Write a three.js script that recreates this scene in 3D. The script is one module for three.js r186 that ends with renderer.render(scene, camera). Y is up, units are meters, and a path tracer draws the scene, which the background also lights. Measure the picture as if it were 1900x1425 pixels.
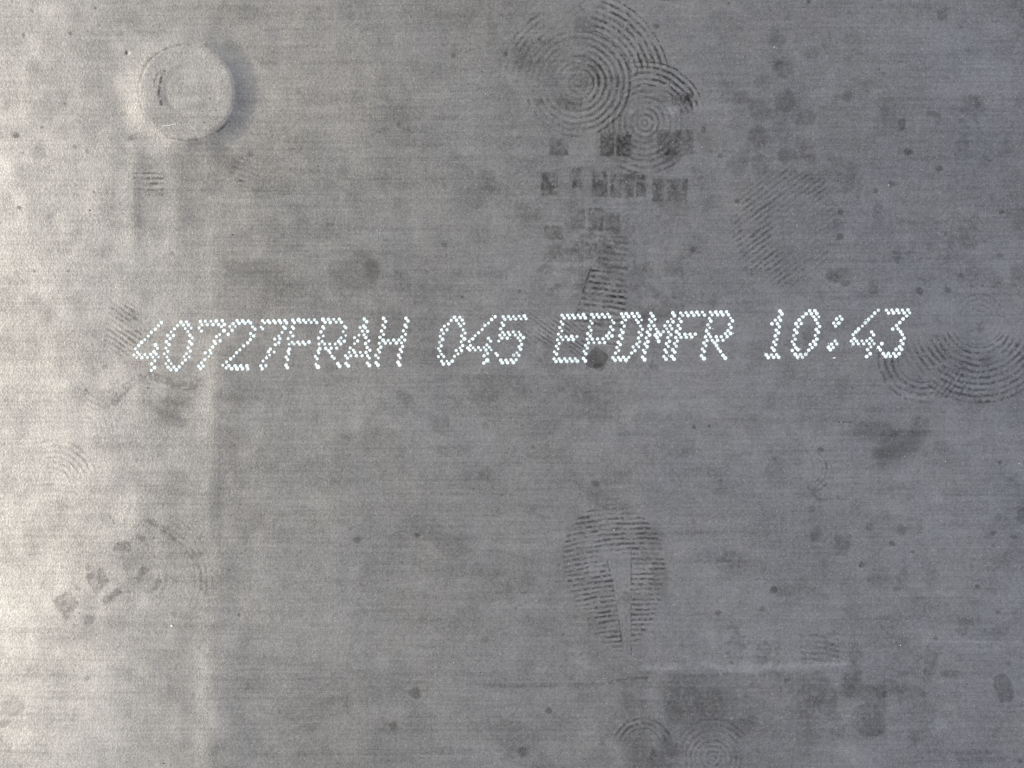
import * as THREE from 'three';
import { mergeGeometries } from 'three/addons/utils/BufferGeometryUtils.js';

// ---------------------------------------------------------------- camera, sky, sun, exposure
const PI = Math.PI;
const S = 0.79 / 1900;                       // metres per photograph pixel on the sheet (a 76 mm plate spans 182 px)
const X = (px) => (px - 950) * S, Z = (py) => (py - 712.5) * S;
const EYE = 0.6;
const scene = new THREE.Scene();
const camera = new THREE.PerspectiveCamera(2 * THREE.MathUtils.radToDeg(Math.atan(712.5 * S / EYE)), 4 / 3, 0.01, 50);
camera.position.set(0, EYE, 0);
camera.up.set(0, 0, -1);
camera.lookAt(0, 0, 0);

const SUN_ZENITH = THREE.MathUtils.degToRad(50), SUN_TURN = THREE.MathUtils.degToRad(6);   // from the left, a little from the top
const sunDir = new THREE.Vector3(-Math.sin(SUN_ZENITH) * Math.cos(SUN_TURN), Math.cos(SUN_ZENITH), -Math.sin(SUN_ZENITH) * Math.sin(SUN_TURN));
const sun = new THREE.DirectionalLight(new THREE.Color().setRGB(1.0, 0.912, 0.785), 4.2);
sun.position.copy(sunDir).multiplyScalar(4);
sun.castShadow = true;
sun.shadow.mapSize.set(4096, 4096);
Object.assign(sun.shadow.camera, { left: -1.5, right: 1.5, top: 1.5, bottom: -1.5, near: 0.5, far: 8 });
scene.add(sun, sun.target);

{ // clear sky: blue overhead, paler to the horizon, a soft aureole round the sun
  const W = 512, H = 256, d = new Float32Array(W * H * 4), v = new THREE.Vector3();
  for (let r = 0; r < H; r++) for (let c = 0; c < W; c++) {
    const up = ((r + 0.5) / H - 0.5) * Math.PI, a = ((c + 0.5) / W - 0.5) * 2 * Math.PI;
    v.set(Math.cos(a) * Math.cos(up), Math.sin(up), Math.sin(a) * Math.cos(up));
    const y = Math.max(0, v.y), hz = Math.pow(1 - y, 3), g = Math.max(0, v.dot(sunDir));
    const au = 0.9 * Math.pow(g, 24) + 0.35 * Math.pow(g, 5);
    const to = Math.pow((1 + v.dot(sunDir)) / 2, 1.5);                  // paler towards the sun, deeper blue away from it
    const sky = [0.17 + 0.37 * to + 0.4 * hz, 0.36 + 0.25 * to + 0.42 * hz, 0.80 - 0.16 * to + 0.32 * hz], warm = [1.0, 0.95, 0.86], i = (r * W + c) * 4;
    const ground = v.y < 0 ? 0.3 : 1;
    for (let k = 0; k < 3; k++) d[i + k] = (sky[k] + warm[k] * au) * ground;
    d[i + 3] = 1;
  }
  const t = new THREE.DataTexture(d, W, H, THREE.RGBAFormat, THREE.FloatType);
  t.mapping = THREE.EquirectangularReflectionMapping; t.magFilter = THREE.LinearFilter; t.needsUpdate = true;
  scene.background = t; scene.environment = t;
}
scene.backgroundIntensity = 0.6; scene.environmentIntensity = 0.6;

const renderer = new THREE.WebGLRenderer({ antialias: true });
renderer.toneMapping = THREE.LinearToneMapping;
renderer.toneMappingExposure = 2.22;
renderer.shadowMap.enabled = true;

// ---------------------------------------------------------------- noise
let seed = 7;
const rnd = () => { seed = (seed * 1664525 + 1013904223) >>> 0; return seed / 4294967296; };
const TAB = new Float32Array(65536);
for (let i = 0; i < TAB.length; i++) TAB[i] = rnd() * 2 - 1;
const PERM = new Uint16Array(65536);
for (let i = 0; i < PERM.length; i++) PERM[i] = i;
for (let i = PERM.length - 1; i > 0; i--) { const j = Math.floor(rnd() * (i + 1)), t = PERM[i]; PERM[i] = PERM[j]; PERM[j] = t; }
const at = (ix, iy, s) => TAB[PERM[(ix + PERM[(iy + s * 977) & 65535]) & 65535]];
function vn(x, y, s = 0) {                                   // value noise, -1..1
  const ix = Math.floor(x), iy = Math.floor(y), fx = x - ix, fy = y - iy, u = fx * fx * (3 - 2 * fx), v = fy * fy * (3 - 2 * fy);
  const a = at(ix, iy, s), b = at(ix + 1, iy, s), c = at(ix, iy + 1, s), d = at(ix + 1, iy + 1, s);
  return a + (b - a) * u + (c - a) * v + (a - b - c + d) * u * v;
}
const fbm = (x, y, s, n) => { let r = 0, a = 0.55; for (let i = 0; i < n; i++) { r += a * vn(x, y, s + i); const t = x * 1.53 - y * 1.33 + 11.7; y = x * 1.33 + y * 1.53 + 5.3; x = t; a *= 0.55; } return r; };
const clamp = (x, a = 0, b = 1) => x < a ? a : x > b ? b : x;
const step = (a, b, x) => { const t = clamp((x - a) / (b - a)); return t * t * (3 - 2 * t); };

// ---------------------------------------------------------------- the sheet's relief (metres, at photograph pixels on the sheet)
const PLATE = { x: 349, y: 172, R: 90 };
function relief(px, py) {
  let h = 0.0006 * fbm(px / 330 + 3.1, py / 330 + 8.2, 20, 2) + 0.00026 * vn(px / 70, py / 95, 24) + 0.00010 * vn(px / 26, py / 31, 26);
  // slopes added so the sheen brightens: the sheet climbs gently to the right along the top edge and away from the lower left corner
  h += 0.0125 * step(330, 1230, px) * (1 - step(150, 560, py)) + 0.0062 * step(-260, 330, px) * step(760, 1300, py);
  // long fold running down the sheet left of the code's second digit, and a faint one across it near the bottom
  const fold = step(300, 520, py) * (0.75 + 0.25 * vn(py / 120, 3.3, 28)), fx = px - 404 - 4 * vn(py / 160, 1.7, 29);
  h += fold * (0.00072 * (fx < 0 ? Math.exp(-(fx * fx) / (2 * 18 * 18)) : Math.exp(-(fx * fx) / (2 * 34 * 34))) + 0.0010 * Math.exp(-(fx * fx) / (2 * 150 * 150)));
  h += 0.00035 * step(200, 330, py) * (1 - step(440, 520, py)) * (Math.exp(-((px - 332) ** 2) / 500) + 0.7 * Math.exp(-((px - 250) ** 2) / 260));
  const ly = py - 1236 + (px - 1130) * 0.006, lw = 0.45 + 0.55 * step(1000, 1180, px) * (1 - step(1560, 1760, px));
  h += lw * 0.00045 * (ly < 0 ? Math.exp(-(ly * ly) / (2 * 26 * 26)) : Math.exp(-(ly * ly) / (2 * 7 * 7)));
  // the round plate under the sheet
  const dx = px - PLATE.x, dy = py - PLATE.y, r = Math.hypot(dx, dy * 1.02);
  if (r < 190) {
    const a = Math.atan2(dy, dx), R = PLATE.R + 1.6 * vn(a * 2.2 + 9, 4.4, 30), tilt = Math.cos(a - 0.3), H0 = 0.0019 + 0.0010 * tilt * Math.min(1, r / R), lip = 0.00022 * (0.5 + 0.5 * tilt);
    const reach = 48 - 6 * tilt;
    if (r <= R) {
      h += H0 - lip * step(R - 7, R, r);
      const q = Math.hypot(px - 349, (py - 168) * 0.94);
      const side = step(-0.3, 0.7, -dx / (q + 1) - 0.25 * dy / (q + 1));                 // shallow screw recess, its wall steep on one side only
      h -= 0.00022 * (side * (1 - step(38, 49, q)) + (1 - side) * (1 - step(-10, 84, q)));
      h += 0.00002 * vn(px / 12, py / 12, 31);
    } else {
      const t = clamp((r - R) / reach);
      h += (H0 - lip) * Math.pow(1 - t, 1.8);
    }
    const crease = 0.35 + 0.65 * clamp(Math.cos(a + 2.3) * 0.8 + 0.4 + 0.5 * vn(a * 5, 2.2, 32));
    h -= 0.00007 * crease * Math.exp(-((r - R - 0.5) ** 2) / 5);
  }
  h -= 0.0006 * Math.exp(-((px - 236) ** 2 + (py - 98) ** 2) / 10);          // pin-prick beside the plate
  return h;
}

// ---------------------------------------------------------------- stains, prints, dust and some painted shade on the sheet
const TX0 = -74, TY0 = -55.5, TW = 2048, TH = 1536;
const stainAndShade = new Float32Array(TW * TH).fill(1);
const worn = (px, py, s = 40) => clamp(0.62 + 0.75 * vn(px / 5, py / 5, s) + 0.45 * vn(px / 2, py / 2, s + 1) + 0.35 * vn(px / 22, py / 22, s + 2));
function stamp(x0, y0, x1, y1, k, fn) {
  const c0 = Math.max(0, Math.floor(x0 - TX0)), c1 = Math.min(TW - 1, Math.ceil(x1 - TX0)), r0 = Math.max(0, Math.floor(y0 - TY0)), r1 = Math.min(TH - 1, Math.ceil(y1 - TY0));
  for (let r = r0; r <= r1; r++) for (let c = c0; c <= c1; c++) {
    const px = c + 0.5 + TX0, py = r + 0.5 + TY0, a = fn(px, py);
    if (a) stainAndShade[r * TW + c] *= 1 - Math.min(0.72, k * a);
  }
}
const inAng = (a, a0, a1, soft = 0.12) => { let d = a - (a0 + a1) / 2; d = Math.atan2(Math.sin(d), Math.cos(d)); return 1 - step((a1 - a0) / 2 - soft, (a1 - a0) / 2 + soft, Math.abs(d)); };
// concentric tread rings: dark rubbed lines with paler dust pushed up between them
function rings(cx, cy, r0, r1, pitch, k, a0 = -Math.PI, a1 = Math.PI, s = 50, patch = 0.5) {
  stamp(cx - r1 - 4, cy - r1 - 4, cx + r1 + 4, cy + r1 + 4, k, (px, py) => {
    const dx = px - cx + 1.2 * vn(px / 14, py / 14, s), dy = py - cy + 1.2 * vn(px / 14, py / 14, s + 1), r = Math.hypot(dx, dy);
    if (r < r0 || r > r1) return 0;
    const w = inAng(Math.atan2(dy, dx), a0, a1, a1 - a0 > 6.2 ? 9 : 0.1); if (!w) return 0;
    const ph = Math.cos(2 * Math.PI * (r - r0) / pitch), line = ph > -0.1 ? step(-0.1, 0.6, ph) : -0.25 * step(0.1, 0.9, -ph);
    return 1.75 * line * w * clamp(1 - patch + patch * (0.6 + 1.1 * vn(px / 30, py / 30, s + 2))) * worn(px, py, s + 3);
  });
}
// ribs between two limits: dir = angle of the ribs
function ribs(x0, y0, x1, y1, dir, pitch, k, inside, bend = 0, s = 60) {
  const c = Math.cos(dir), sn = Math.sin(dir), mx = (x0 + x1) / 2, my = (y0 + y1) / 2;
  stamp(x0, y0, x1, y1, k, (px, py) => {
    const w = inside(px, py); if (!w) return 0;
    const u = (px - mx) * c + (py - my) * sn, v = -(px - mx) * sn + (py - my) * c + bend * u * u + 1.3 * vn(px / 13, py / 13, s);
    const ph = Math.cos(2 * Math.PI * v / pitch), line = ph > -0.3 ? step(-0.3, 0.55, ph) : -0.25 * step(0.3, 1, -ph);
    return 1.6 * line * w * clamp(0.82 + 0.6 * vn(px / 26, py / 19, s + 1)) * worn(px, py, s + 2);
  });
}
const soft = (d, e = 2.5) => 1 - step(-e, e, d);
function quad(pts, k, s = 70, e = 1.6) {                      // dark block of a tread, corners in order
  const xs = pts.map((p) => p[0]), ys = pts.map((p) => p[1]);
  stamp(Math.min(...xs) - 5, Math.min(...ys) - 5, Math.max(...xs) + 5, Math.max(...ys) + 5, k, (px, py) => {
    let d = -1e9;
    for (let i = 0; i < pts.length; i++) {
      const [ax, ay] = pts[i], [bx, by] = pts[(i + 1) % pts.length], l = Math.hypot(bx - ax, by - ay);
      d = Math.max(d, ((px - ax) * (by - ay) - (py - ay) * (bx - ax)) / l);
    }
    return 1.25 * soft(d + 1.4 * vn(px / 5, py / 5, s), e) * (0.35 + 0.65 * worn(px, py, s + 1)) * clamp(0.85 + 0.5 * vn(px / 7, py / 15, s + 4));
  });
}
const rect = (x0, y0, x1, y1, k, s, e) => quad([[x0, y0], [x1, y0], [x1, y1], [x0, y1]], k, s, e);
function blob(cx, cy, rx, ry, k, turn = 0, s = 80, edge = 0.18) {
  const m = Math.max(rx, ry) * 1.6, c = Math.cos(turn), sn = Math.sin(turn);
  stamp(cx - m, cy - m, cx + m, cy + m, k, (px, py) => {
    const dx = px - cx, dy = py - cy, u = (dx * c + dy * sn) / rx, v = (-dx * sn + dy * c) / ry, r = Math.hypot(u, v) + 0.22 * vn(px / (rx * 0.5 + 2), py / (ry * 0.5 + 2), s);
    return (1 - step(1 - edge, 1 + edge, r)) * (0.75 + 0.25 * worn(px, py, s + 1));
  });
}
function stroke(pts, w, k, s = 90, edge = 1.5) {              // scuff, dark or pale line, or painted shade along a polyline
  const xs = pts.map((p) => p[0]), ys = pts.map((p) => p[1]);
  stamp(Math.min(...xs) - w - 3, Math.min(...ys) - w - 3, Math.max(...xs) + w + 3, Math.max(...ys) + w + 3, k, (px, py) => {
    let d = 1e9;
    for (let i = 0; i + 1 < pts.length; i++) {
      const [ax, ay] = pts[i], [bx, by] = pts[i + 1], vx = bx - ax, vy = by - ay, t = clamp(((px - ax) * vx + (py - ay) * vy) / (vx * vx + vy * vy));
      d = Math.min(d, Math.hypot(px - ax - vx * t, py - ay - vy * t));
    }
    return 1.3 * soft(d - w / 2 + 0.8 * vn(px / 5, py / 5, s), edge) * worn(px, py, s + 1);
  });
}

// tread print at the top: two ring fields, ray of arcs, rows of blocks
rings(1070, 165, 5, 98, 11.2, 0.26, -PI, PI, 100, 0.6); rings(1070, 165, 27.4, 98, 11.2, 0.3, -1.1, 1.2, 101, 0.3);
rings(1070, 165, 98, 166, 11.2, 0.36, -1.32, -0.17, 104, 0.25);
rings(1070, 165, 98, 150, 11.5, 0.26, -2.95, -2.1, 106, 0.7);
rings(1192, 237, 4, 68, 10.6, 0.36, -PI, PI, 110, 0.55);
rings(1192, 237, 68, 112, 10.8, 0.40, -1.85, -0.3, 112, 0.25);
rings(1192, 237, 68, 92, 10.8, 0.32, 0.7, 2.1, 114, 0.6);
blob(985, 130, 62, 20, 0.16, 0.5, 118, 0.5); blob(1000, 100, 40, 14, 0.12, 0.3, 119, 0.5);
stamp(1040, -10, 1140, 70, 0.34, (px, py) => clamp(0.9 * vn(px / 6, py / 6, 120) + 0.25) * soft(Math.hypot((px - 1085) / 45, (py - 35) / 36) - 0.8, 0.3) * worn(px, py, 121));
blob(1235, 8, 26, 10, 0.28, 0, 122); blob(1085, 60, 22, 12, 0.2, 0.4, 123);
rect(1256, 184, 1279, 219, 0.49, 124); rect(1240, 182, 1258, 205, 0.32, 125); rect(1018, 262, 1054, 294, 0.39, 126); rect(1111, 254, 1137, 296, 0.43, 127); rect(1140, 258, 1168, 296, 0.49, 128);
rect(1214, 250, 1281, 295, 0.35, 129); rect(1004, 324, 1034, 366, 0.43, 130); rect(1061, 317, 1077, 352, 0.43, 131); rect(1097, 322, 1126, 368, 0.43, 132); rect(1130, 326, 1176, 371, 0.39, 133);
rect(1178, 328, 1196, 369, 0.46, 134); rect(1208, 336, 1272, 377, 0.36, 135); rect(1008, 420, 1045, 445, 0.38, 136); rect(994, 192, 1008, 204, 0.32, 137); rect(1030, 192, 1078, 212, 0.29, 138);
rect(1058, 392, 1084, 425, 0.3, 350); rect(1092, 388, 1118, 432, 0.32, 351); rect(1122, 396, 1150, 436, 0.3, 358); rect(1010, 455, 1042, 480, 0.2, 359);
stamp(1055, 385, 1160, 500, 0.4, (px, py) => clamp(0.9 * vn(px / 7, py / 7, 140) + 0.15) * soft(Math.hypot((px - 1105) / 48, (py - 430) / 50) - 0.8, 0.3) * worn(px, py, 141));
// ribbed waist of that print, running down into the code
ribs(1062, 488, 1172, 606, 0.12, 10.6, 0.55, (px, py) => soft(1098 - (py - 497) * 0.345 - px, 2) * soft(px - 1163 + 3 * vn(1, py / 9, 142), 2.5) * step(488, 502, py), 0, 143);
stroke([[1097, 495], [1068, 584]], 3, 0.42, 145, 1);
stroke([[1118, 410], [1100, 455], [1082, 490]], 1.6, 0.3, 146, 1);
ribs(1090, 440, 1170, 500, 0.12, 10.6, 0.2, (px, py) => soft(1110 - px) * soft(px - 1165), 0, 147);
ribs(962, 576, 1090, 664, 0.62, 7.5, 0.30, (px, py) => soft(Math.abs((py - 616) - (px - 1025) * 0.34) - 30, 8), 0, 148);
ribs(1075, 590, 1165, 640, 0.1, 10.6, 0.26, () => 1, 0, 151);
// heel print below the code
ribs(1040, 936, 1242, 1212, -0.08, 9.3, 0.36, (px, py) => {
  const t = (py - 1070) / 135, hw = 94 * Math.pow(clamp(1 - Math.pow(Math.abs(t), 3.2)), 0.6) * (t > 0 ? 1 - 0.42 * t : 1), cx = 1140 + 8 * t;
  const strip = (1 - step(-2, 3, 1131 + (py - 1050) * 0.155 - px)) * (1 - step(-2, 3, px - 1169)) * step(1012, 1034, py) + (1 - step(6, 14, Math.hypot(px - 1120, (py - 1028) * 0.9)));
  return soft(Math.abs(px - cx) - hw, 4) * (1 - clamp(strip));
}, -0.0007, 154);
stroke([[1126, 1042], [1134, 1070], [1153, 1192]], 2.2, 0.45, 157, 0.9); stroke([[1170, 1020], [1169, 1210]], 2, 0.34, 158, 0.9);
stroke([[1092, 1044], [1104, 1026], [1116, 1020], [1130, 1040], [1140, 1090]], 4, -0.10, 159, 2);
blob(1205, 1000, 22, 34, 0.14, 0, 160, 0.5); blob(1224, 1070, 16, 34, 0.2, 0, 161, 0.4); blob(1066, 1010, 20, 60, 0.12, 0, 162, 0.5);
// ribbed print right of the code's top
ribs(1350, 312, 1570, 540, -0.64, 9.8, 0.26, (px, py) => {
  const o = Math.hypot((px - 1456) / 98, (py - 424) / 106), n = Math.hypot((px - 1486) / 58, (py - 428) / 62);
  return soft(o - 1, 0.1) * (0.25 + 0.75 * step(0.85, 1.1, n)) * (1 - 0.6 * step(1480, 1560, px) * step(380, 440, py));
}, 0, 163);
stroke([[1446, 360], [1424, 384], [1420, 404], [1418, 420]], 2.2, 0.25, 172, 1);
// stud prints above it
for (const [x, y, r, k] of [[1445, 196, 18, 0.24], [1403, 217, 17, 0.19], [1445, 138, 18, 0.2], [1400, 262, 18, 0.22], [1483, 228, 17, 0.17], [1442, 247, 16, 0.12], [1366, 192, 15, 0.17], [1491, 282, 15, 0.17], [1449, 296, 14, 0.22], [1407, 165, 16, 0.08], [1403, 310, 17, 0.2], [1363, 310, 18, 0.1], [1310, 280, 16, 0.12], [1430, 85, 16, 0.12], [1494, 110, 14, 0.16], [1362, 240, 15, 0.08]]) blob(x, y, r, r * 1.05, k, 0, 180, 0.14);
// ring fields at the right edge
rings(1817, 592, 6, 52, 10.2, 0.14, -PI, PI, 190, 0.6);
rings(1817, 592, 52, 158, 11.4, 0.28, 0.55, 2.75, 192, 0.6);
rings(1712, 662, 46, 92, 12.2, 0.26, 1.2, 3.3, 194, 0.5);
ribs(1722, 680, 1800, 748, -0.95, 8.5, 0.24, (px, py) => soft(Math.hypot((px - 1762) / 36, (py - 712) / 30) - 1, 0.2), 0, 196);
stroke([[1750, 655], [1782, 675], [1806, 690]], 4, 0.3, 197, 1.5); rect(1638, 668, 1664, 702, 0.24, 198, 4);
// ring prints at the bottom edge
rings(1320, 1400, 4, 52, 9.4, 0.26, -PI, PI, 200, 0.5);
rings(1320, 1400, 52, 74, 10, 0.18, -2.9, -0.6, 201, 0.6);
rings(1190, 1380, 34, 62, 10, 0.24, -2.8, -0.25, 202, 0.5);
rings(1500, 870, 18, 44, 8, 0.2, -1.1, 1.2, 204, 0.6); stroke([[1496, 836], [1508, 862], [1508, 890], [1498, 905]], 3, 0.2, 205);
ribs(1480, 1170, 1550, 1225, 0.1, 10.5, 0.2, () => 1, -0.002, 206);
// wet-looking dark field under the lower fold
stamp(1120, 1236, 1640, 1480, 0.40, (px, py) => {
  const top = py - 1246 + (px - 1150) * 0.012 - 2.5 * vn(px / 12, 1.1, 210), right = px - 1545 + 34 * vn(1.3, py / 38, 211) + 12 * vn(px / 14, py / 14, 215);
  return soft(-top, 3) * soft(right, 14) * soft(1232 + 16 * vn(2.2, py / 26, 208) - px, 16) * (0.55 + 0.45 * clamp(0.5 + 0.9 * vn(px / 60, py / 50, 212))) * (1 - 0.65 * step(1300, 1400, py + 20 * vn(px / 40, 2, 213))) * (0.5 + 0.5 * worn(px, py, 214));
});
rect(1150, 1242, 1198, 1330, 0.17, 216, 9); rect(1158, 1338, 1196, 1382, 0.16, 217, 10); stroke([[1130, 1262], [1150, 1255], [1198, 1252]], 5, 0.26, 218);
blob(1604, 1330, 32, 34, 0.22, 0.3, 219, 0.12); blob(1600, 1278, 36, 14, 0.18, 0.3, 220, 0.25); blob(1625, 1276, 12, 12, 0.2, 0, 221, 0.3); rect(1558, 1240, 1592, 1290, 0.14, 222, 10); blob(1612, 1345, 22, 20, 0.1, 0, 223);
stamp(1100, 1300, 1330, 1480, 0.32, (px, py) => soft(Math.hypot((px - 1200) / 80, (py - 1420) / 70) + 0.3 * vn(px / 22, py / 22, 225) - 0.7, 0.3) * (0.6 + 0.4 * worn(px, py, 224)));  // darker patch at the bottom edge
// dark oil spot under the E-P and other single spots
blob(1108, 664, 19, 21, 0.46, 0.4, 226, 0.07); blob(1112, 680, 10, 8, 0.3, 0, 227, 0.1);
blob(1854, 1271, 17, 27, 0.29, -0.25, 228, 0.06);
blob(1545, 513, 14, 12, 0.32, 0, 229, 0.25); blob(1568, 526, 8, 6, 0.34, 0, 230, 0.25);
blob(1672, 824, 52, 24, 0.32, -0.5, 231, 0.35); blob(1625, 800, 42, 20, 0.27, 0.05, 232, 0.35); blob(1662, 850, 46, 22, 0.16, -0.3, 233, 0.4);
blob(1560, 1010, 15, 20, 0.24, 0, 234, 0.3); blob(1512, 990, 10, 16, 0.26, 0.2, 235, 0.35); blob(1670, 983, 9, 11, 0.28, 0, 236, 0.3); blob(1625, 1075, 20, 18, 0.2, 0, 237, 0.4); blob(1722, 1070, 12, 24, 0.14, 0, 238, 0.4);
blob(1890, 520, 22, 30, 0.18, 0, 239, 0.3); blob(1897, 955, 14, 14, 0.3, 0, 240, 0.2); blob(1580, 1210, 12, 18, 0.18, 0, 241, 0.3); blob(1755, 1245, 18, 8, 0.24, 0, 242, 0.3); blob(1700, 1290, 14, 22, 0.12, 0, 243, 0.4);
blob(1660, 240, 6, 11, 0.34, 0, 244, 0.2); blob(1560, 190, 9, 10, 0.28, 0.4, 245, 0.3); blob(1717, 222, 12, 6, 0.28, 0.2, 246, 0.2); blob(1678, 289, 6, 4, 0.38, -0.5, 247, 0.2); blob(1572, 90, 16, 18, 0.12, 0, 248, 0.4);
blob(1430, 5, 8, 5, 0.34, 0, 249); blob(1489, 17, 4, 4, 0.42, 0, 250); blob(1850, 960, 7, 7, 0.2, 0, 251);
blob(660, 505, 46, 34, 0.26, -0.4, 252, 0.35); blob(690, 500, 14, 20, 0.2, 0, 253, 0.4); blob(480, 500, 60, 18, 0.2, 0, 254, 0.5); blob(520, 540, 34, 26, 0.2, 0, 255, 0.5);
blob(930, 720, 55, 30, 0.14, 0.1, 256, 0.5); blob(900, 750, 30, 16, 0.14, 0.4, 257, 0.5); blob(1100, 740, 70, 30, 0.1, 0, 258, 0.5);
// prints on the left, then dark marks painted on the plate
stroke([[213, 745], [232, 722], [252, 706], [280, 697], [305, 704], [330, 716], [356, 716], [372, 708]], 16, 0.22, 260, 2); rect(214, 728, 236, 746, 0.18, 261, 3);
blob(312, 758, 34, 18, 0.16, 0.25, 262, 0.3); blob(325, 780, 34, 12, 0.16, 0.3, 263, 0.3); blob(325, 742, 26, 10, 0.14, 0, 264, 0.35);
ribs(248, 320, 303, 362, 0.02, 10.5, 0.3, () => 1, 0, 265); rect(252, 345, 300, 420, 0.10, 267, 6); rect(252, 388, 262, 415, 0.14, 268, 4);
blob(420, 295, 26, 22, 0.18, 0.3, 269, 0.4); ribs(425, 285, 486, 350, 0.35, 10, 0.3, (px, py) => soft(Math.hypot((px - 455) / 28, (py - 318) / 28) - 1, 0.3), 0, 270); blob(388, 354, 14, 9, 0.2, 0.3, 272, 0.3); blob(466, 284, 6, 6, 0.3, 0, 273);
stroke([[330, 338], [350, 330], [375, 334], [392, 345]], 2.5, 0.22, 274); stroke([[355, 262], [358, 275], [352, 284]], 12, 0.14, 275, 4);
ribs(196, 558, 262, 660, 0.6, 9, 0.26, (px, py) => soft(Math.hypot((px - 232) / 36, (py - 610) / 50) - 1, 0.25), 0, 276); blob(235, 585, 30, 16, 0.16, 0.3, 278, 0.4);
stroke([[272, 962], [292, 972], [310, 984], [326, 998]], 10, 0.26, 280, 5); stroke([[326, 998], [350, 1018], [372, 1048], [388, 1082], [394, 1112]], 5, 0.15, 281, 4);
stamp(212, 1000, 250, 1025, 0.34, (px, py) => soft(Math.hypot((px - 231) / 18, (py - 1022) / 20) - 1, 0.12) * soft(py - 1022) * worn(px, py, 282));
blob(265, 997, 9, 6, 0.34, 0.4, 283, 0.2); quad([[160, 1066], [196, 1050], [208, 1078], [184, 1102]], 0.31, 284, 1.6); quad([[253, 1070], [270, 1046], [283, 1054], [262, 1079]], 0.36, 285, 2); quad([[194, 1112], [224, 1088], [233, 1098], [204, 1121]], 0.31, 286, 2);
quad([[102, 1112], [134, 1092], [152, 1118], [128, 1152]], 0.31, 287, 2); quad([[278, 1092], [300, 1062], [306, 1078], [288, 1100]], 0.37, 288, 2); blob(172, 1146, 12, 9, 0.26, -0.5, 289, 0.3); blob(236, 1040, 24, 10, 0.12, 0, 290, 0.4); blob(215, 1148, 20, 14, 0.1, 0, 291, 0.4);
rings(100, 900, 20, 90, 10.5, 0.16, -1.9, -0.2, 292, 0.7); rings(270, 1075, 96, 132, 11, 0.12, -1.2, 0.5, 352, 0.5); stroke([[288, 1118], [302, 1100], [312, 1080], [314, 1060], [306, 1040]], 5, 0.16, 353, 3); blob(330, 1010, 40, 30, 0.08, 0.6, 354, 0.5); blob(140, 1180, 40, 26, 0.10, 0.2, 355, 0.5); blob(250, 1165, 46, 28, 0.10, 0.1, 356, 0.5); blob(240, 1250, 34, 16, 0.12, 0.3, 357, 0.5);
rings(100, 960, 20, 70, 10.5, 0.1, -1.9, -0.6, 293, 0.7); rings(150, 800, 20, 70, 10, 0.12, -1.4, 0, 294, 0.7);
blob(240, 880, 26, 16, 0.14, 0.5, 295, 0.4); blob(212, 830, 22, 12, 0.12, 0, 296, 0.4); blob(320, 900, 28, 40, 0.10, 0, 297, 0.5); blob(420, 735, 28, 10, 0.16, 0.1, 298, 0.4); blob(430, 830, 14, 40, 0.12, 0, 299, 0.5);
blob(75, 195, 24, 14, 0.16, 0.2, 300, 0.4); blob(70, 285, 12, 20, 0.18, 0, 301, 0.4); blob(28, 250, 8, 6, 0.24, 0, 302, 0.3); blob(30, 1310, 26, 16, 0.2, -0.5, 303, 0.3); blob(12, 1340, 14, 7, 0.26, -0.3, 304, 0.3);
stroke([[288, 162], [288, 150], [292, 140], [300, 132]], 3, 0.34, 305); stroke([[307, 134], [300, 148], [297, 162], [297, 178], [301, 194]], 6, 0.55, 306, 2.4); stroke([[334, 173], [345, 184]], 4, 0.3, 307); stroke([[383, 212], [392, 208], [412, 206]], 3, 0.26, 308); blob(360, 266, 18, 7, 0.2, 0, 309, 0.4); blob(384, 85, 4, 4, 0.35, 0, 310); blob(236, 97, 4, 3.4, 0.5, 0, 311);  // shaded wall of the screw recess painted as dark crescents; pin-prick darkened too
stroke([[260, 143], [272, 116], [295, 97], [326, 85], [354, 83]], 3.4, 0.32, 312, 2.2); stroke([[305, 250], [322, 258], [345, 262], [368, 260]], 3, 0.36, 313, 1.8); stroke([[405, 247], [418, 236], [428, 226]], 3, 0.4, 314, 1.2);  // dark lines painted along the plate's rim crease
// pale rubs, then paler and darker lines along the folds
stroke([[1070, 126], [1086, 130]], 9, -0.42, 320, 3); stroke([[995, 610], [1008, 620]], 11, -0.4, 321, 4); stroke([[998, 640], [1012, 652]], 7, -0.25, 322, 3); stroke([[1100, 452], [1108, 446]], 12, -0.26, 323, 3); blob(1240, 216, 10, 7, -0.3, 0, 324, 0.3); blob(1166, 218, 6, 5, -0.3, 0, 325, 0.3);
stroke([[1000, 1235], [1200, 1232], [1330, 1228]], 12, -0.09, 326, 6); stroke([[1195, 1234], [1248, 1232]], 9, -0.22, 327, 4); stroke([[1300, 1222], [1345, 1240]], 10, -0.2, 328, 4); stroke([[1335, 1234], [1560, 1226]], 12, -0.2, 329, 5); stroke([[1730, 1187], [1800, 1186], [1880, 1188]], 6, -0.16, 330, 3);  // paler bands along the lower fold, and a streak right of it
stroke([[1527, 150], [1575, 172]], 12, -0.14, 331, 4); stroke([[1555, 1318], [1580, 1326]], 2, -0.4, 332, 1); blob(1735, 1340, 16, 12, -0.2, 0, 333, 0.4); stroke([[1676, 806], [1692, 790]], 5, -0.16, 334, 2); stroke([[195, 1100], [225, 1078], [234, 1070]], 12, -0.12, 335, 5); stroke([[194, 1100], [196, 1165]], 12, -0.1, 336, 5); stroke([[925, 779], [975, 780]], 2, -0.2, 337, 1); stroke([[900, 1075], [1090, 1072]], 3, -0.12, 338, 2); stroke([[840, 1010], [1000, 1009]], 3, -0.1, 339, 2);
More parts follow.
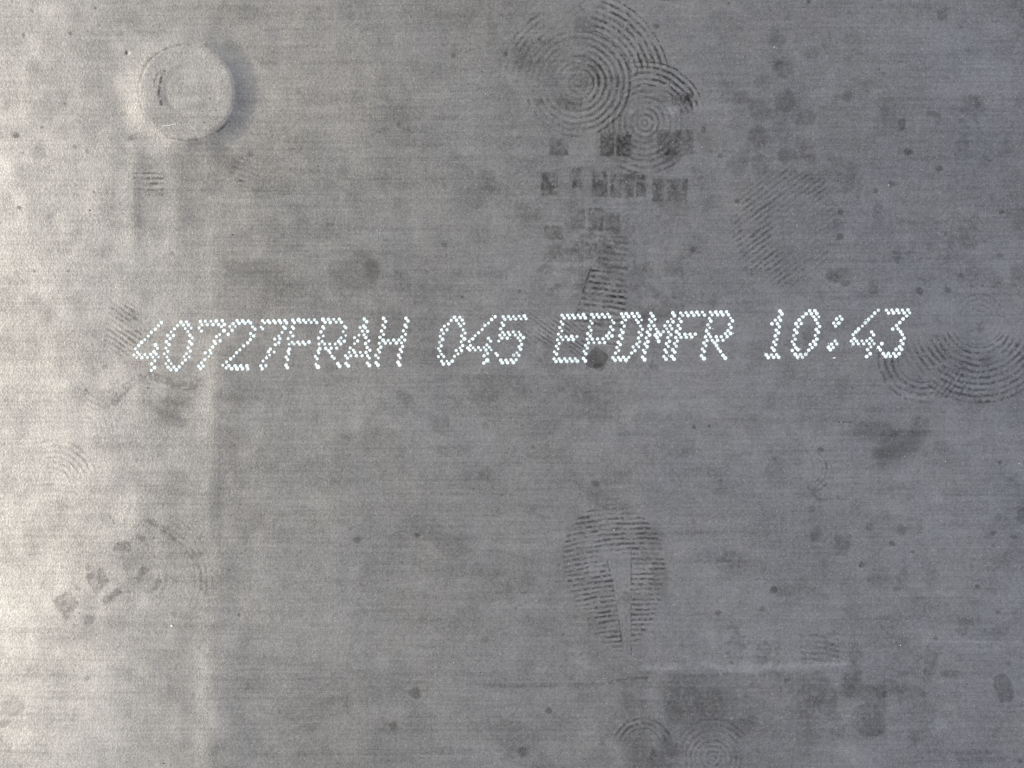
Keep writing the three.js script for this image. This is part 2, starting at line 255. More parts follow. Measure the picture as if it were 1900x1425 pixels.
stroke([[1102, 548], [1118, 540], [1130, 530]], 1.6, -0.5, 340, 0.8); stroke([[1097, 394], [1097, 404]], 1.6, -0.4, 341, 0.8); stroke([[1016, 498], [1036, 512]], 1.6, -0.35, 342, 0.8); stroke([[1064, 443], [1074, 448]], 1.4, -0.4, 343, 0.8);
stroke([[700, 1260], [1020, 1268], [1130, 1262]], 5, 0.11, 344, 3); stroke([[900, 1268], [1030, 1266]], 8, 0.14, 345, 3); stroke([[620, 1330], [860, 1336]], 4, 0.07, 346, 3);  // darker lines below the lower fold
stroke([[411, 700], [409, 900], [412, 1040]], 3, 0.14, 347, 2); stroke([[400, 690], [404, 712]], 5, 0.2, 348, 2);  // darker line down the right side of the long fold
for (const x of [1557, 1565, 1571, 1576, 1580]) blob(x, 783.5, 1.6, 1.6, 0.5, 0, 349);
{ // rubbed smudges of grime, thickest on the right and under the tread prints
  for (let i = 0; i < 210; i++) {
    const mid = rnd() < 0.16, px = mid ? 1000 + 260 * rnd() : 620 + 1350 * Math.pow(rnd(), 0.6), py = mid ? 250 + 420 * rnd() : TY0 + TH * rnd(), r = 10 + 26 * rnd() * rnd() + (rnd() < 0.1 ? 22 : 0), k = 0.07 + 0.13 * rnd(), turn = rnd() * 3, s = 410 + (i % 30), ax = r * (0.7 + 0.9 * rnd()), ay = r * (0.5 + 0.5 * rnd()), c = Math.cos(turn), sn = Math.sin(turn);
    stamp(px - 2 * ax, py - 2 * ax, px + 2 * ax, py + 2 * ax, k, (x, y) => {
      const dx = x - px, dy = y - py, q = Math.hypot((dx * c + dy * sn) / ax, (-dx * sn + dy * c) / ay) + 0.55 * vn(x / 11, y / 9, s) + 0.35 * vn(x / 4, y / 4, s + 1);
      return (1 - step(0.6, 1.15, q)) * (0.35 + 0.9 * worn(x, y, s + 2));
    });
  }
}
{ // scattered drops of grime: few on the left, many on the right
  for (let i = 0; i < 330; i++) {
    const px = TX0 + TW * Math.pow(rnd(), 0.72), py = TY0 + TH * rnd(), big = rnd(), r = big > 0.93 ? 7 + 9 * rnd() : big > 0.6 ? 3.2 + 3 * rnd() : 1.4 + 1.8 * rnd();
    blob(px, py, r * (0.8 + 0.5 * rnd()), r * (0.7 + 0.5 * rnd()), (r > 6.5 ? 0.08 + 0.12 * rnd() : 0.12 + 0.2 * rnd()), rnd() * 3, 360 + (i % 40), 0.35);
  }
  for (const [x, y, r] of [[177, 15, 3.4], [131, 62, 3.6], [44, 65, 3.6], [78, 236, 3.2], [139, 272, 4.2], [30, 252, 5], [120, 192, 2.6], [174, 356, 2.6], [36, 385, 4], [162, 280, 3.6], [64, 503, 3.2], [128, 503, 3.2], [160, 724, 4.2], [213, 965, 2.6], [207, 960, 2], [215, 970, 3], [448, 1137, 3.6], [824, 455, 5], [842, 110, 4.6], [939, 110, 4.2], [1000, 84, 4.6], [1212, 62, 5], [964, 540, 4], [665, 1000, 7], [775, 992, 5], [1106, 897, 7], [1287, 792, 4], [1432, 1092, 7], [1522, 835, 6], [1646, 345, 6], [1732, 318, 6], [1618, 358, 5], [1852, 396, 5], [1364, 376, 5], [1555, 396, 6], [1556, 440, 6], [1285, 464, 5], [1672, 288, 6], [1758, 538, 6], [1705, 540, 8], [1840, 988, 5], [1878, 996, 5], [1596, 1046, 6], [1652, 1007, 6], [1690, 1022, 3.5], [1595, 1326, 3], [1844, 1132, 4], [1808, 1085, 4], [1884, 1406, 4], [1316, 790, 3], [733, 1340, 8], [772, 1280, 12], [970, 1388, 10], [1018, 1312, 6]]) blob(x, y, r, r * 0.9, 0.42, 0.3, 402, 0.4);
}

function dust(px, py, st, coarse) {
  const wx = px + 22 * vn(px / 47 + 3, py / 41, 2) + 0.35 * py, wy = py + 18 * vn(px / 39, py / 53 + 7, 3) - 0.3 * px;
  let d = 1 + 0.15 * fbm(wx / 230, wy / 190, 1, 4) + 0.15 * fbm(wx / 44, wy / 34, 5, 4);
  d += 0.055 * vn(px / 260, py / 1.5, 6) + 0.04 * vn(px / 90 + 5, py / 1.2, 7);
  d += 0.04 * vn(px / 120, py / 2.6, 9) + 0.03 * vn(px / 420, py / 13, 10) + 0.03 * vn(px / 2.6, py / 70, 11) + 0.05 * vn(px / 60, py / 5, 8);
  if (coarse) d += 0.10 * vn(px / 6, py / 6, 12);
  else d += 0.08 * vn(px / 4.5, py / 4, 12) + 0.13 * vn(px / 1.9, py / 1.9, 13) + 0.21 * at(Math.floor(px + 500), Math.floor(py + 500), 14);
  return Math.max(0.25, d) * st;
}
function textures(w, h, x0, y0, sc, stained) {
  const col = new Uint8Array(w * h * 4), rel = new Uint8Array(w * h * 4), spc = new Uint8Array(w * h * 4).fill(255);
  const enc = (x) => { x = clamp(x); return Math.round(255 * (x < 0.0031308 ? 12.92 * x : 1.055 * Math.pow(x, 1 / 2.4) - 0.055)); };
  for (let r = 0; r < h; r++) for (let c = 0; c < w; c++) {
    const px = x0 + (c + 0.5) * sc, py = y0 + (r + 0.5) * sc, i = (r * w + c) * 4;
    const st = stained ? stainAndShade[r * w + c] : 1;
    const d = dust(px, py, st, !stained);
    const tone = 0.025 * fbm(px / 160 + 40, py / 130, 15, 3);
    const glint = at(Math.floor(px + 900), Math.floor(py + 300), 16) > 0.991 ? 0.15 : 0;         // mica grains, their sparkle put into the colour
    const base = 0.050 * Math.pow(d, 1.15) + glint;
    col[i] = enc(base * (1.06 + tone)); col[i + 1] = enc(base * (0.97 + 0.3 * tone)); col[i + 2] = enc(base * (0.905 - 1.3 * tone)); col[i + 3] = 255;
    rel[i] = Math.round(255 * clamp(0.5 + 0.22 * vn(px / 2.2, py / 2.2, 17) + 0.16 * at(Math.floor(px + 77), Math.floor(py + 31), 18) + 0.12 * vn(px / 60, py / 2.8, 19) + 0.18 * (st - 1)));
    rel[i + 1] = Math.round(255 * clamp(0.57 + 0.05 * fbm(px / 60, py / 60, 21, 2) + 0.12 * (1 - st))); rel[i + 2] = 0; rel[i + 3] = 255;
    spc[i + 3] = Math.round(255 * clamp(0.72 * Math.pow(d, 1.1) + glint * 2));
  }
  const make = (data, srgb) => {
    const t = new THREE.DataTexture(data, w, h, THREE.RGBAFormat);
    if (srgb) t.colorSpace = THREE.SRGBColorSpace;
    t.magFilter = THREE.LinearFilter; t.minFilter = THREE.LinearMipmapLinearFilter; t.generateMipmaps = true;
    t.repeat.set(1 / (w * sc * S), 1 / (h * sc * S)); t.offset.set(-x0 / (w * sc), -y0 / (h * sc));       // uv are metres on the sheet
    t.needsUpdate = true; return t;
  };
  return { map: make(col, true), relief: make(rel), spec: make(spc) };
}
const rubber = (name, t, bump) => {
  const m = new THREE.MeshPhysicalMaterial({ name, map: t.map, roughness: 1, roughnessMap: t.relief, bumpMap: t.relief, bumpScale: bump, specularIntensityMap: t.spec, specularIntensity: 1, ior: 2.25, anisotropy: 0.65, anisotropyRotation: PI / 2 });
  return m;
};
const near = rubber('weathered rubber sheet', textures(TW, TH, TX0, TY0, 1, true), 0.00012);
const OX0 = -2122, OY0 = -1591.5;
const far = rubber('weathered rubber sheet further out', textures(2048, 1536, OX0, OY0, 3, false), 0.00012);

// ---------------------------------------------------------------- the sheet and the raised plate cover
const lines = (a, b, inner0, inner1) => {
  const l = []; for (let v = inner0; v <= inner1; v += 6) l.push(v);
  for (let v = inner0 - 30; v > a; v -= 30) l.unshift(v); for (let v = inner1 + 30; v < b; v += 30) l.push(v);
  return l;
};
const gx = lines(-2000, 3900, -150, 2052), gy = lines(-1480, 2900, -102, 1530);
const HOLE = { x0: 198, x1: 498, y0: 24, y1: 324 };
function builder() { return { p: [], n: [], uv: [], idx: [[], []] }; }
const NV = new THREE.Vector3();
function put(b, px, py, h) {
  const e = 0.8, hx = (relief(px + e, py) - relief(px - e, py)) / (2 * e * S), hy = (relief(px, py + e) - relief(px, py - e)) / (2 * e * S);
  NV.set(-hx, 1, -hy).normalize();
  b.p.push(X(px), h ?? relief(px, py), Z(py)); b.n.push(NV.x, NV.y, NV.z); b.uv.push(px * S, py * S);
  return b.p.length / 3 - 1;
}
function geometry(b) {
  const g = new THREE.BufferGeometry();
  g.setAttribute('position', new THREE.Float32BufferAttribute(b.p, 3)); g.setAttribute('normal', new THREE.Float32BufferAttribute(b.n, 3)); g.setAttribute('uv', new THREE.Float32BufferAttribute(b.uv, 2));
  g.setIndex([...b.idx[0], ...b.idx[1]].length < 1 ? [] : b.idx[0].concat(b.idx[1]));
  if (b.idx[1].length) { g.addGroup(0, b.idx[0].length, 0); g.addGroup(b.idx[0].length, b.idx[1].length, 1); }
  return g;
}
const sheet = builder(), skirt = builder(), cap = builder();
{
  const id = gy.map((y) => gx.map((x) => (x > HOLE.x0 && x < HOLE.x1 && y > HOLE.y0 && y < HOLE.y1 ? -1 : put(sheet, x, y))));
  for (let j = 0; j + 1 < gy.length; j++) for (let i = 0; i + 1 < gx.length; i++) {
    const x = gx[i], y = gy[j];
    if (x >= HOLE.x0 && x < HOLE.x1 && y >= HOLE.y0 && y < HOLE.y1) continue;
    const slot = x >= -72 && x < 1974 && y >= -54 && y < 1476 ? 0 : 1;
    sheet.idx[slot].push(id[j][i], id[j + 1][i], id[j][i + 1], id[j][i + 1], id[j + 1][i], id[j + 1][i + 1]);
  }
  const N = 200, st = 1.5, memo = new Map();
  const vert = (b, i, j, tag) => {
    const k = tag + ':' + (j * (N + 1) + i); if (memo.has(k)) return memo.get(k);
    const px = HOLE.x0 + i * st, py = HOLE.y0 + j * st; let h;
    if ((i === 0 || i === N) && j % 4) { const a = Math.floor(j / 4) * 6 + HOLE.y0; h = relief(px, a) + (relief(px, a + 6) - relief(px, a)) * (py - a) / 6; }
    if ((j === 0 || j === N) && i % 4) { const a = Math.floor(i / 4) * 6 + HOLE.x0; h = relief(a, py) + (relief(a + 6, py) - relief(a, py)) * (px - a) / 6; }
    const v = put(b, px, py, h); memo.set(k, v); return v;
  };
  for (let j = 0; j < N; j++) for (let i = 0; i < N; i++) {
    const r = Math.hypot(HOLE.x0 + (i + 0.5) * st - PLATE.x, HOLE.y0 + (j + 0.5) * st - PLATE.y);
    const [b, tag] = r < PLATE.R ? [cap, 'c'] : r < 143 ? [skirt, 's'] : [sheet, 'm'];
    const q = [vert(b, i, j, tag), vert(b, i, j + 1, tag), vert(b, i + 1, j, tag), vert(b, i + 1, j + 1, tag)];
    b.idx[0].push(q[0], q[1], q[2], q[2], q[1], q[3]);
  }
}
const shade = (m) => { m.castShadow = m.receiveShadow = true; return m; };
const membrane = shade(new THREE.Mesh(geometry(sheet), [near, far]));
membrane.name = 'roof_membrane';
membrane.userData = { kind: 'structure', label: 'grey dusty rubber roofing membrane marked with boot prints', category: 'roof membrane' };
scene.add(membrane);

const bump = new THREE.Group();
bump.name = 'fastener_plate_bump';
bump.userData = { label: 'round raised disc where a fastener plate pushes up the grey membrane', category: 'fastener plate' };
{
  const c = shade(new THREE.Mesh(geometry(cap), near)); c.name = 'cap';
  const k = shade(new THREE.Mesh(geometry(skirt), near)); k.name = 'sloping_skirt';
  bump.add(c, k);
}
scene.add(bump);

// ---------------------------------------------------------------- the code printed in dots of white paint
const paint = new THREE.MeshPhysicalMaterial({ name: 'white marking paint', roughness: 0.55, vertexColors: true });
const UNIT = 130 / 1544;                     // the dots below were measured in windows 130 px wide
function dot(px, py, r, out) {
  const n = 14, rings_ = [[0.0, 0.72], [0.36, 0.78], [0.66, 1.0], [0.88, 0.74], [1.0, -0.35]], y0 = relief(px, py), top = 0.00016 + 0.00014 * rnd();
  const p = [], idx = [], col = [], ph = rnd() * 6.28, w1 = 0.05 * rnd(), w2 = 0.05 * rnd(), dim = rnd() < 0.45 ? 0.5 : 1, tint = clamp(0.95 + 0.1 * rnd() + 0.12 * vn(px / 16, py / 16, 450) - (rnd() < 0.12 ? 0.25 * rnd() : 0), 0.5, 1.12);
  rings_.forEach(([f, h], k) => {
    const m = k ? n : 1;
    for (let i = 0; i < m; i++) {
      const a = i / n * 2 * PI, rr = r * f * (1 + w1 * Math.sin(2 * a + ph) + w2 * Math.sin(3 * a + ph * 2));
      const hh = h * (k < 2 ? dim : 1);
      p.push(X(px) + Math.cos(a) * rr * S, y0 + top * hh, Z(py) + Math.sin(a) * rr * S);
      { const sc = 1 - 0.16 * Math.max(0, vn(px + 3 * f * Math.cos(a), py + 3 * f * Math.sin(a), 452)); col.push(0.365 * tint * sc, 0.412 * tint * sc, 0.42 * tint * sc); };
    }
  });
  for (let i = 0; i < n; i++) idx.push(0, 1 + (i + 1) % n, 1 + i);
  for (let k = 1; k < rings_.length - 1; k++) for (let i = 0; i < n; i++) {
    const a = 1 + (k - 1) * n + i, b = 1 + (k - 1) * n + (i + 1) % n;
    idx.push(a, b, a + n, b, b + n, a + n);
  }
  const g = new THREE.BufferGeometry();
  g.setAttribute('position', new THREE.Float32BufferAttribute(p, 3)); g.setAttribute('color', new THREE.Float32BufferAttribute(col, 3)); g.setIndex(idx); g.computeVertexNormals();
  out.push(g);
}
const codes = [
  ['white dotted paint print reading 40727FRAH beside the long fold', [
    ['digit 4', 240, 580, [715,222,46, 648,290,42, 578,368,46, 492,436,44, 428,518,42, 352,596,38, 278,657,48, 218,726,46, 142,796,38, 188,880,38, 112,934,38, 236,930,36, 355,925,36, 484,922,40, 556,866,44, 606,918,40, 174,994,32, 290,994,44, 412,990,38, 536,986,38, 656,982,34, 588,714,50, 632,788,40, 576,1062,42, 508,1130,44, 568,1214,48, 500,1276,40]],
    ['digit 0', 240, 580, [1148,212,46, 1270,208,40, 1202,276,46, 1316,270,44, 1074,286,40, 1002,360,42, 1244,352,38, 1374,344,36, 932,426,36, 1300,420,42, 856,506,44, 986,508,46, 1344,500,44, 908,574,42, 1396,560,38, 826,644,44, 1334,640,44, 886,706,46, 1382,692,48, 814,782,38, 1306,778,40, 860,856,40, 1358,850,42, 784,910,38, 1268,908,38, 842,982,36, 1216,970,30, 1332,980,34, 880,1056,40, 1252,1046,42, 818,1126,36, 938,1126,38, 1182,1114,42, 870,1202,44, 998,1200,44, 1114,1196,46, 930,1264,46, 1052,1264,48]],
    ['digit 7', 360, 580, [148,198,44, 262,192,42, 384,192,38, 502,188,48, 634,180,46, 188,272,42, 306,270,46, 432,268,46, 556,264,44, 680,264,46, 616,312,36, 124,338,40, 176,410,42, 672,400,50, 582,486,38, 508,534,40, 590,624,44, 460,636,44, 490,686,38, 428,760,42, 366,834,38, 390,896,42, 264,890,42, 344,968,28, 256,1038,40, 182,1110,42, 112,1182,42, 220,1180,42, 162,1238,40]],
    ['digit 2', 360, 580, [798,308,36, 874,246,46, 960,180,44, 1006,238,46, 1084,186,48, 1134,236,44, 1206,188,46, 1256,230,46, 924,308,34, 854,394,46, 766,480,44, 1294,314,38, 1350,366,42, 1258,464,44, 1322,518,42, 1250,598,44, 1192,668,42, 1106,736,40, 1020,820,40, 952,884,42, 892,964,34, 822,1022,46, 738,1092,42, 652,1164,36, 730,1222,42, 790,1172,44, 846,1238,48, 920,1176,46, 964,1238,54, 1044,1176,46, 1084,1240,46, 1178,1176,46, 1200,1240,46]],
    ['second digit 7', 475, 580, [148,180,42, 196,228,38, 270,184,44, 312,226,42, 398,184,42, 434,226,44, 518,176,44, 552,224,42, 640,174,42, 680,228,44, 116,318,34, 154,360,40, 614,314,36, 648,346,42, 578,438,38, 508,516,40, 534,576,42, 416,584,40, 510,664,42, 430,708,42, 322,806,42, 284,864,40, 406,870,36, 306,938,32, 240,998,40, 162,1068,38, 116,1174,44, 230,1170,42, 146,1240,44]],
    ['letter F', 475, 580, [816,166,46, 852,222,42, 942,160,56, 980,216,40, 1052,168,44, 1102,218,42, 1168,162,38, 1222,216,42, 1290,160,40, 1344,220,44, 802,314,36, 832,350,40, 770,438,40, 820,516,40, 714,574,40, 732,698,32, 800,654,40, 844,696,38, 926,652,42, 966,700,38, 1042,650,44, 1084,700,38, 1174,648,48, 742,806,46, 714,852,42, 732,908,38, 670,980,40, 706,1036,40, 668,1160,46, 700,1216,46]],
    ['letter R', 580, 580, [232,152,56, 278,214,44, 348,148,46, 394,216,48, 470,150,38, 522,210,40, 590,146,46, 638,212,44, 224,312,40, 252,346,38, 706,302,36, 738,332,44, 186,424,44, 240,514,34, 676,420,38, 732,508,32, 136,562,42, 628,558,40, 216,638,40, 576,634,46, 702,632,46, 146,692,40, 268,692,38, 380,694,38, 502,692,38, 624,692,42, 162,796,48, 292,790,46, 412,784,42, 534,784,42, 126,842,40, 358,840,42, 140,890,40, 390,882,38, 62,966,38, 108,1018,40, 430,964,42, 480,1012,40, 78,1144,38, 122,1198,58, 560,1128,46, 602,1184,50]],
    ['letter A', 580, 580, [1140,140,46, 1196,200,46, 1128,292,42, 1164,334,46, 1050,328,40, 1104,410,40, 1216,414,42, 1140,490,40, 1026,498,36, 1180,552,42, 926,552,38, 996,624,42, 1246,624,38, 928,686,36, 1172,682,44, 832,778,40, 1206,768,42, 900,828,38, 1268,830,42, 810,876,34, 934,878,38, 1056,876,36, 1182,876,42, 728,950,38, 776,1004,42, 846,952,38, 968,952,42, 1094,952,40, 1216,954,40, 1256,1004,38, 740,1122,44, 792,1174,50, 1212,1114,42, 1260,1166,48]],
    ['letter H', 640, 575, [856,188,48, 902,256,42, 838,340,36, 882,388,38, 810,466,42, 856,544,38, 776,606,44, 846,672,50, 762,736,40, 896,734,44, 958,674,42, 1008,736,38, 1080,664,44, 1138,730,46, 1196,664,42, 1250,728,38, 796,822,46, 736,876,40, 770,932,38, 684,1004,42, 738,1060,38, 692,1168,46, 734,1218,50, 1348,184,44, 1394,244,42, 1330,338,46, 1362,380,40, 1292,460,42, 1340,538,38, 1258,598,42, 1322,664,40, 1276,808,42, 1224,872,42, 1256,922,36, 1186,998,42, 1222,1058,38, 1176,1158,48, 1210,1214,48]],
  ]],
  ['white dotted paint print reading 045 between the two letter codes', [
    ['digit 0', 805, 570, [458,222,46, 576,222,40, 504,288,44, 628,282,42, 386,290,42, 322,370,38, 552,362,34, 668,362,36, 234,418,38, 596,414,40, 174,502,42, 292,498,40, 650,498,40, 214,582,38, 694,572,38, 142,640,38, 616,632,40, 196,708,50, 676,698,50, 128,774,40, 606,762,38, 166,852,42, 640,846,42, 102,912,36, 578,898,36, 140,966,36, 496,954,40, 616,956,42, 174,1038,36, 536,1030,36, 104,1088,38, 222,1088,38, 458,1082,38, 174,1192,42, 290,1190,34, 408,1190,48, 214,1252,48, 336,1248,48]],
    ['digit 4', 805, 570, [1354,210,42, 1278,272,44, 1208,350,36, 1132,402,42, 1070,492,40, 988,564,40, 914,626,36, 860,698,44, 782,754,36, 812,842,38, 754,900,44, 796,944,42, 870,896,36, 916,946,36, 988,890,40, 1036,946,34, 1110,888,36, 1172,832,38, 1154,942,42, 1228,886,38, 1270,942,32, 1208,686,44, 1256,748,40, 1188,1020,40, 1110,1070,44, 1182,1170,56, 1108,1230,48]],
    ['digit 5', 860, 570, [878,210,42, 918,268,42, 996,206,42, 1042,264,40, 1106,206,36, 1156,262,40, 1228,198,36, 1272,258,36, 1346,194,48, 1384,256,40, 850,344,34, 886,398,44, 822,478,42, 868,556,38, 806,618,38, 850,682,42, 780,746,36, 908,612,36, 968,682,44, 988,554,38, 1024,610,38, 1102,546,38, 1146,614,40, 1226,548,34, 1260,610,42, 1206,676,40, 1322,670,46, 1252,738,38, 1286,820,44, 1228,872,40, 1266,928,44, 1180,1004,34, 1110,1058,46, 1226,1062,40, 716,1018,38, 752,1062,40, 824,1168,46, 862,1224,48, 940,1166,42, 972,1222,44, 1054,1162,42, 1104,1218,50, 1166,1158,42]],
  ]],
  ['white dotted paint print reading EPDMFR beside the black oil spot', [
    ['letter E', 1020, 570, [274,178,40, 320,240,40, 394,178,40, 436,238,40, 510,178,42, 552,236,44, 630,176,40, 680,230,42, 748,166,50, 788,234,46, 252,320,34, 292,376,40, 224,450,40, 272,524,34, 196,594,36, 252,656,38, 366,654,40, 488,646,50, 604,648,38, 174,720,38, 294,718,36, 420,714,44, 524,712,46, 212,800,38, 148,858,36, 188,918,34, 106,984,36, 158,1034,42, 100,1138,42, 144,1196,44, 210,1138,42, 254,1192,48, 332,1138,42, 380,1192,44, 450,1134,38, 496,1190,42, 564,1136,40, 614,1190,50]],
    ['letter P', 1020, 570, [930,162,46, 974,222,42, 1044,162,40, 1088,220,42, 1160,160,42, 1214,218,42, 1284,152,38, 1326,216,44, 900,306,30, 940,356,36, 1376,290,28, 1416,344,40, 874,438,42, 914,510,40, 1346,432,40, 1394,500,40, 842,582,42, 1314,566,42, 898,638,44, 1262,632,44, 1378,634,48, 828,704,38, 942,704,42, 1058,700,40, 1180,698,42, 1298,694,36, 860,786,42, 978,782,38, 1098,780,40, 1216,780,40, 792,842,40, 832,902,42, 758,972,36, 802,1028,44, 748,1130,46, 790,1184,46]],
    ['letter D', 1130, 570, [278,148,42, 320,212,44, 384,144,44, 436,208,46, 512,140,42, 558,206,46, 626,138,42, 670,202,46, 370,284,38, 290,338,40, 602,280,36, 648,334,44, 720,282,30, 340,420,42, 268,496,32, 698,416,38, 310,556,48, 738,488,38, 242,626,44, 664,554,36, 290,690,38, 718,614,42, 206,774,44, 652,680,42, 254,826,42, 680,764,40, 178,886,38, 616,814,42, 534,878,40, 660,874,36, 220,956,36, 576,958,40, 148,1012,42, 500,1010,42, 90,1112,44, 138,1170,46, 212,1108,40, 256,1164,46, 322,1104,44, 378,1164,50, 440,1104,40]],
    ['letter M', 1130, 570, [928,136,44, 970,196,46, 892,270,34, 1016,270,36, 938,324,46, 882,410,42, 996,410,42, 918,486,42, 1042,484,36, 846,550,44, 896,612,48, 1080,548,44, 1026,614,50, 1136,606,48, 822,678,38, 1066,670,46, 1200,540,42, 860,760,46, 1098,752,48, 794,812,38, 842,870,44, 758,948,34, 796,1000,42, 740,1098,42, 788,1156,52, 1408,128,48, 1446,188,48, 1372,262,32, 1296,322,42, 1414,322,44, 1232,410,40, 1350,404,38, 1276,476,34, 1390,476,40, 1312,546,38, 1368,606,44, 1300,668,40, 1336,752,44, 1268,802,42, 1310,864,38, 1236,942,40, 1270,996,40, 1212,1086,40, 1262,1146,48]],
    ['letter F', 1240, 570, [274,128,38, 320,184,40, 392,122,40, 436,184,46, 518,118,46, 566,182,42, 632,114,46, 676,174,40, 752,110,36, 798,176,44, 244,256,34, 286,318,42, 220,402,42, 264,472,40, 186,540,50, 244,596,42, 370,598,44, 482,596,42, 598,594,44, 168,668,42, 286,664,42, 402,664,40, 522,658,42, 204,744,40, 140,800,42, 182,860,42, 104,940,46, 148,992,44, 82,1084,48, 130,1142,50]],
    ['letter R', 1240, 570, [926,110,38, 968,170,40, 1048,110,48, 1088,170,42, 1164,108,48, 1206,170,46, 1284,104,42, 1328,168,44, 906,246,38, 940,308,46, 1374,240,32, 1416,302,44, 872,388,42, 916,456,34, 1344,380,40, 1384,450,42, 844,524,44, 1316,520,44, 892,592,42, 1258,584,40, 1374,582,48, 820,654,42, 936,654,38, 1058,652,42, 1168,652,42, 1296,648,42, 856,736,40, 970,732,40, 1088,732,44, 1208,730,40, 788,788,44, 1024,786,44, 832,850,38, 1068,846,46, 754,924,44, 1100,916,40, 796,976,40, 1150,974,42, 734,1070,44, 790,1132,54, 1208,1062,46, 1258,1124,50]],
  ]],
  ['white dotted paint print reading 10:43 with a colon', [
    ['digit 1', 1410, 565, [446,146,48, 488,210,48, 420,280,40, 340,346,40, 456,346,46, 268,426,46, 390,426,46, 432,494,42, 360,566,42, 412,626,44, 340,690,44, 376,770,38, 308,826,40, 348,886,38, 270,956,42, 314,1008,46, 140,1110,46, 186,1168,46, 254,1110,40, 306,1166,44, 370,1108,42, 416,1164,46]],
    ['digit 0', 1410, 565, [1096,138,44, 1212,138,46, 1020,208,46, 1136,206,44, 1256,200,48, 954,272,42, 1190,272,38, 1300,274,32, 868,340,48, 1228,336,44, 798,422,48, 914,422,42, 1270,414,42, 842,492,38, 1316,486,42, 768,560,42, 1242,550,46, 816,622,46, 1290,612,46, 748,684,40, 1220,682,36, 782,766,42, 1256,762,46, 714,820,36, 1184,812,42, 756,884,40, 1112,880,40, 1228,878,46, 798,954,44, 842,996,46, 1156,950,40, 716,1014,42, 1080,1004,44, 782,1098,48, 898,1100,44, 1014,1098,48, 834,1160,48, 940,1162,42]],
    ['colon', 1530, 565, [338,262,34, 264,320,46, 380,324,44, 200,410,40, 312,410,48, 242,478,42, 234,804,40, 156,874,42, 274,870,40, 90,942,46, 196,946,40, 132,998,46]],
    ['digit 4', 1530, 565, [1184,128,42, 1104,190,44, 1042,264,40, 968,328,46, 896,404,48, 830,476,34, 748,542,48, 686,606,46, 628,666,40, 654,752,42, 590,806,42, 706,806,42, 632,872,40, 746,868,40, 822,804,36, 864,868,40, 930,800,40, 1000,748,38, 986,866,40, 1050,800,36, 1092,864,40, 1036,606,42, 1080,670,40, 1020,938,34, 946,996,44, 1006,1084,46, 926,1148,46]],
    ['digit 3', 1570, 565, [884,128,42, 932,190,42, 1002,126,42, 1042,188,46, 1122,126,48, 1162,188,40, 1236,126,40, 1280,188,46, 1360,122,46, 1400,186,36, 1332,254,38, 1252,320,46, 1180,400,46, 1106,466,42, 1024,542,46, 1144,540,44, 1200,602,44, 1236,664,42, 1278,744,42, 1208,798,42, 1250,866,42, 1180,932,46, 1100,990,46, 1220,988,48, 786,864,48, 712,942,40, 752,998,42, 818,1084,46, 872,1144,50, 930,1080,46, 974,1142,42, 1048,1082,44, 1092,1142,46, 1166,1084,46]],
  ]],
];
codes.forEach(([label, characters], c) => {
  const code = new THREE.Group();
  code.name = c ? 'printed_code_' + String(c).padStart(3, '0') : 'printed_code';
  code.userData = { label, category: 'printed code', group: 'white codes printed in one line across the membrane' };
  for (const [which, ox, oy, dots] of characters) {
    const parts = [];
    for (let i = 0; i < dots.length; i += 3) {
      const px = ox + dots[i] * UNIT, py = oy + dots[i + 1] * UNIT, r = dots[i + 2] * UNIT * 0.925;
      dot(px, py, r, parts);
      if (rnd() < 0.22) { const a = rnd() * 2 * PI, q = r + 0.6 + 2.5 * rnd(); dot(px + Math.cos(a) * q, py + Math.sin(a) * q, 0.5 + 0.6 * rnd(), parts); }   // spatter
    }
    const m = shade(new THREE.Mesh(mergeGeometries(parts), paint));
    m.name = 'character'; m.userData = { label: which + ' in white paint dots' };
    code.add(m);
  }
  scene.add(code);
});

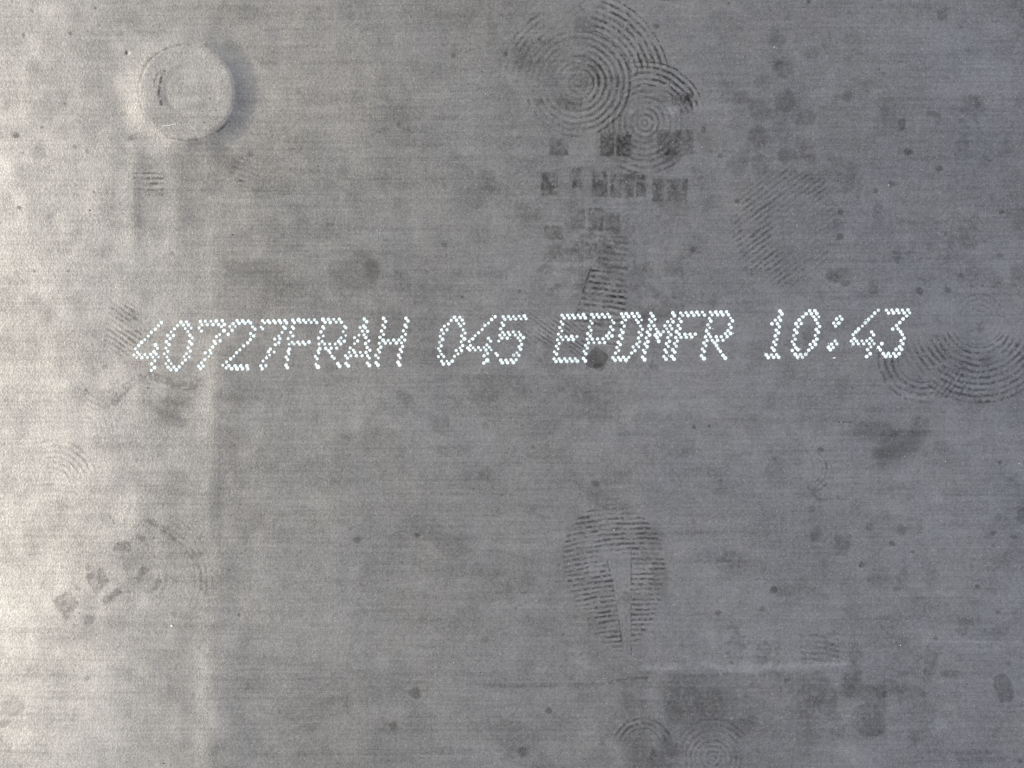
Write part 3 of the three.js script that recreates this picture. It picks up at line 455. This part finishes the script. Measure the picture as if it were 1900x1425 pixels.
// ---------------------------------------------------------------- litter lying on the sheet
const pale = new THREE.MeshStandardMaterial({ name: 'pale litter', color: new THREE.Color().setRGB(0.40, 0.40, 0.385), roughness: 0.7 });
{
  const pts = [[302, 235.6], [309, 235], [317, 234], [324, 232.6], [329, 231.6]].map(([x, y]) => new THREE.Vector3(X(x), relief(x, y) + 0.00022, Z(y)));
  const f = shade(new THREE.Mesh(new THREE.TubeGeometry(new THREE.CatmullRomCurve3(pts), 24, 0.00026, 6), pale));
  f.name = 'fibre'; f.userData = { label: 'short white fibre lying on the raised round disc', category: 'fibre' };
  scene.add(f);
}
function flake(px, py, rx, ry, turn, label, k) {
  const n = 9, sh = new THREE.Shape();
  for (let i = 0; i < n; i++) { const a = i / n * 2 * PI, r = 0.75 + 0.35 * rnd(); const x = Math.cos(a) * rx * r * S, y = Math.sin(a) * ry * r * S; i ? sh.lineTo(x, y) : sh.moveTo(x, y); }
  const g = new THREE.ExtrudeGeometry(sh, { depth: 0.0003, bevelEnabled: true, bevelSize: 0.0001, bevelThickness: 0.0001, bevelSegments: 1, steps: 1 });
  g.rotateX(-PI / 2); g.rotateY(turn);
  const m = shade(new THREE.Mesh(g, pale)); m.position.set(X(px), relief(px, py) + 0.0001, Z(py));
  m.name = k ? 'paint_flake_' + String(k).padStart(3, '0') : 'paint_flake'; m.userData = { label, category: 'flake', group: 'pale flakes lying on the membrane' };
  scene.add(m);
}
flake(1548, 664, 3.2, 0.9, 0.1, 'thin pale flake just below the printed colon', 0);
flake(325, 1157, 1.9, 1.7, 0.4, 'tiny white flake near the arc shaped boot scuff', 1);

{ // loose grit, too fine to count
  const grains = [];
  for (let i = 0; i < 320; i++) {
    const px = -60 + 2020 * rnd(), py = -50 + 1520 * rnd(), r = 0.00018 + 0.00034 * Math.pow(rnd(), 3), g = new THREE.IcosahedronGeometry(r, 0), p = g.attributes.position, q = rnd() * 9;
    for (let k = 0; k < p.count; k++) { const f = 1 + 0.35 * vn(p.getX(k) / r * 1.3 + q, p.getY(k) / r * 1.3 + p.getZ(k) / r, 460); p.setXYZ(k, p.getX(k) * f, p.getY(k) * f * 0.8, p.getZ(k) * f); }
    g.deleteAttribute('uv'); g.computeVertexNormals(); g.rotateY(q);
    const pale_ = rnd() < 0.3, t = pale_ ? 0.22 + 0.15 * rnd() : 0.02 + 0.035 * rnd(), c = new Float32Array(p.count * 3);
    for (let k = 0; k < p.count; k++) { c[k * 3] = t * 1.04; c[k * 3 + 1] = t; c[k * 3 + 2] = t * 0.94; }
    g.setAttribute('color', new THREE.BufferAttribute(c, 3));
    g.translate(X(px), relief(px, py) + r * 0.45, Z(py)); grains.push(g);
  }
  const m = shade(new THREE.Mesh(mergeGeometries(grains), new THREE.MeshStandardMaterial({ name: 'grit', vertexColors: true, roughness: 0.9 })));
  m.name = 'grit'; m.userData = { kind: 'stuff', label: 'fine loose grit scattered over the grey membrane', category: 'grit' };
  scene.add(m);
}

renderer.render(scene, camera);
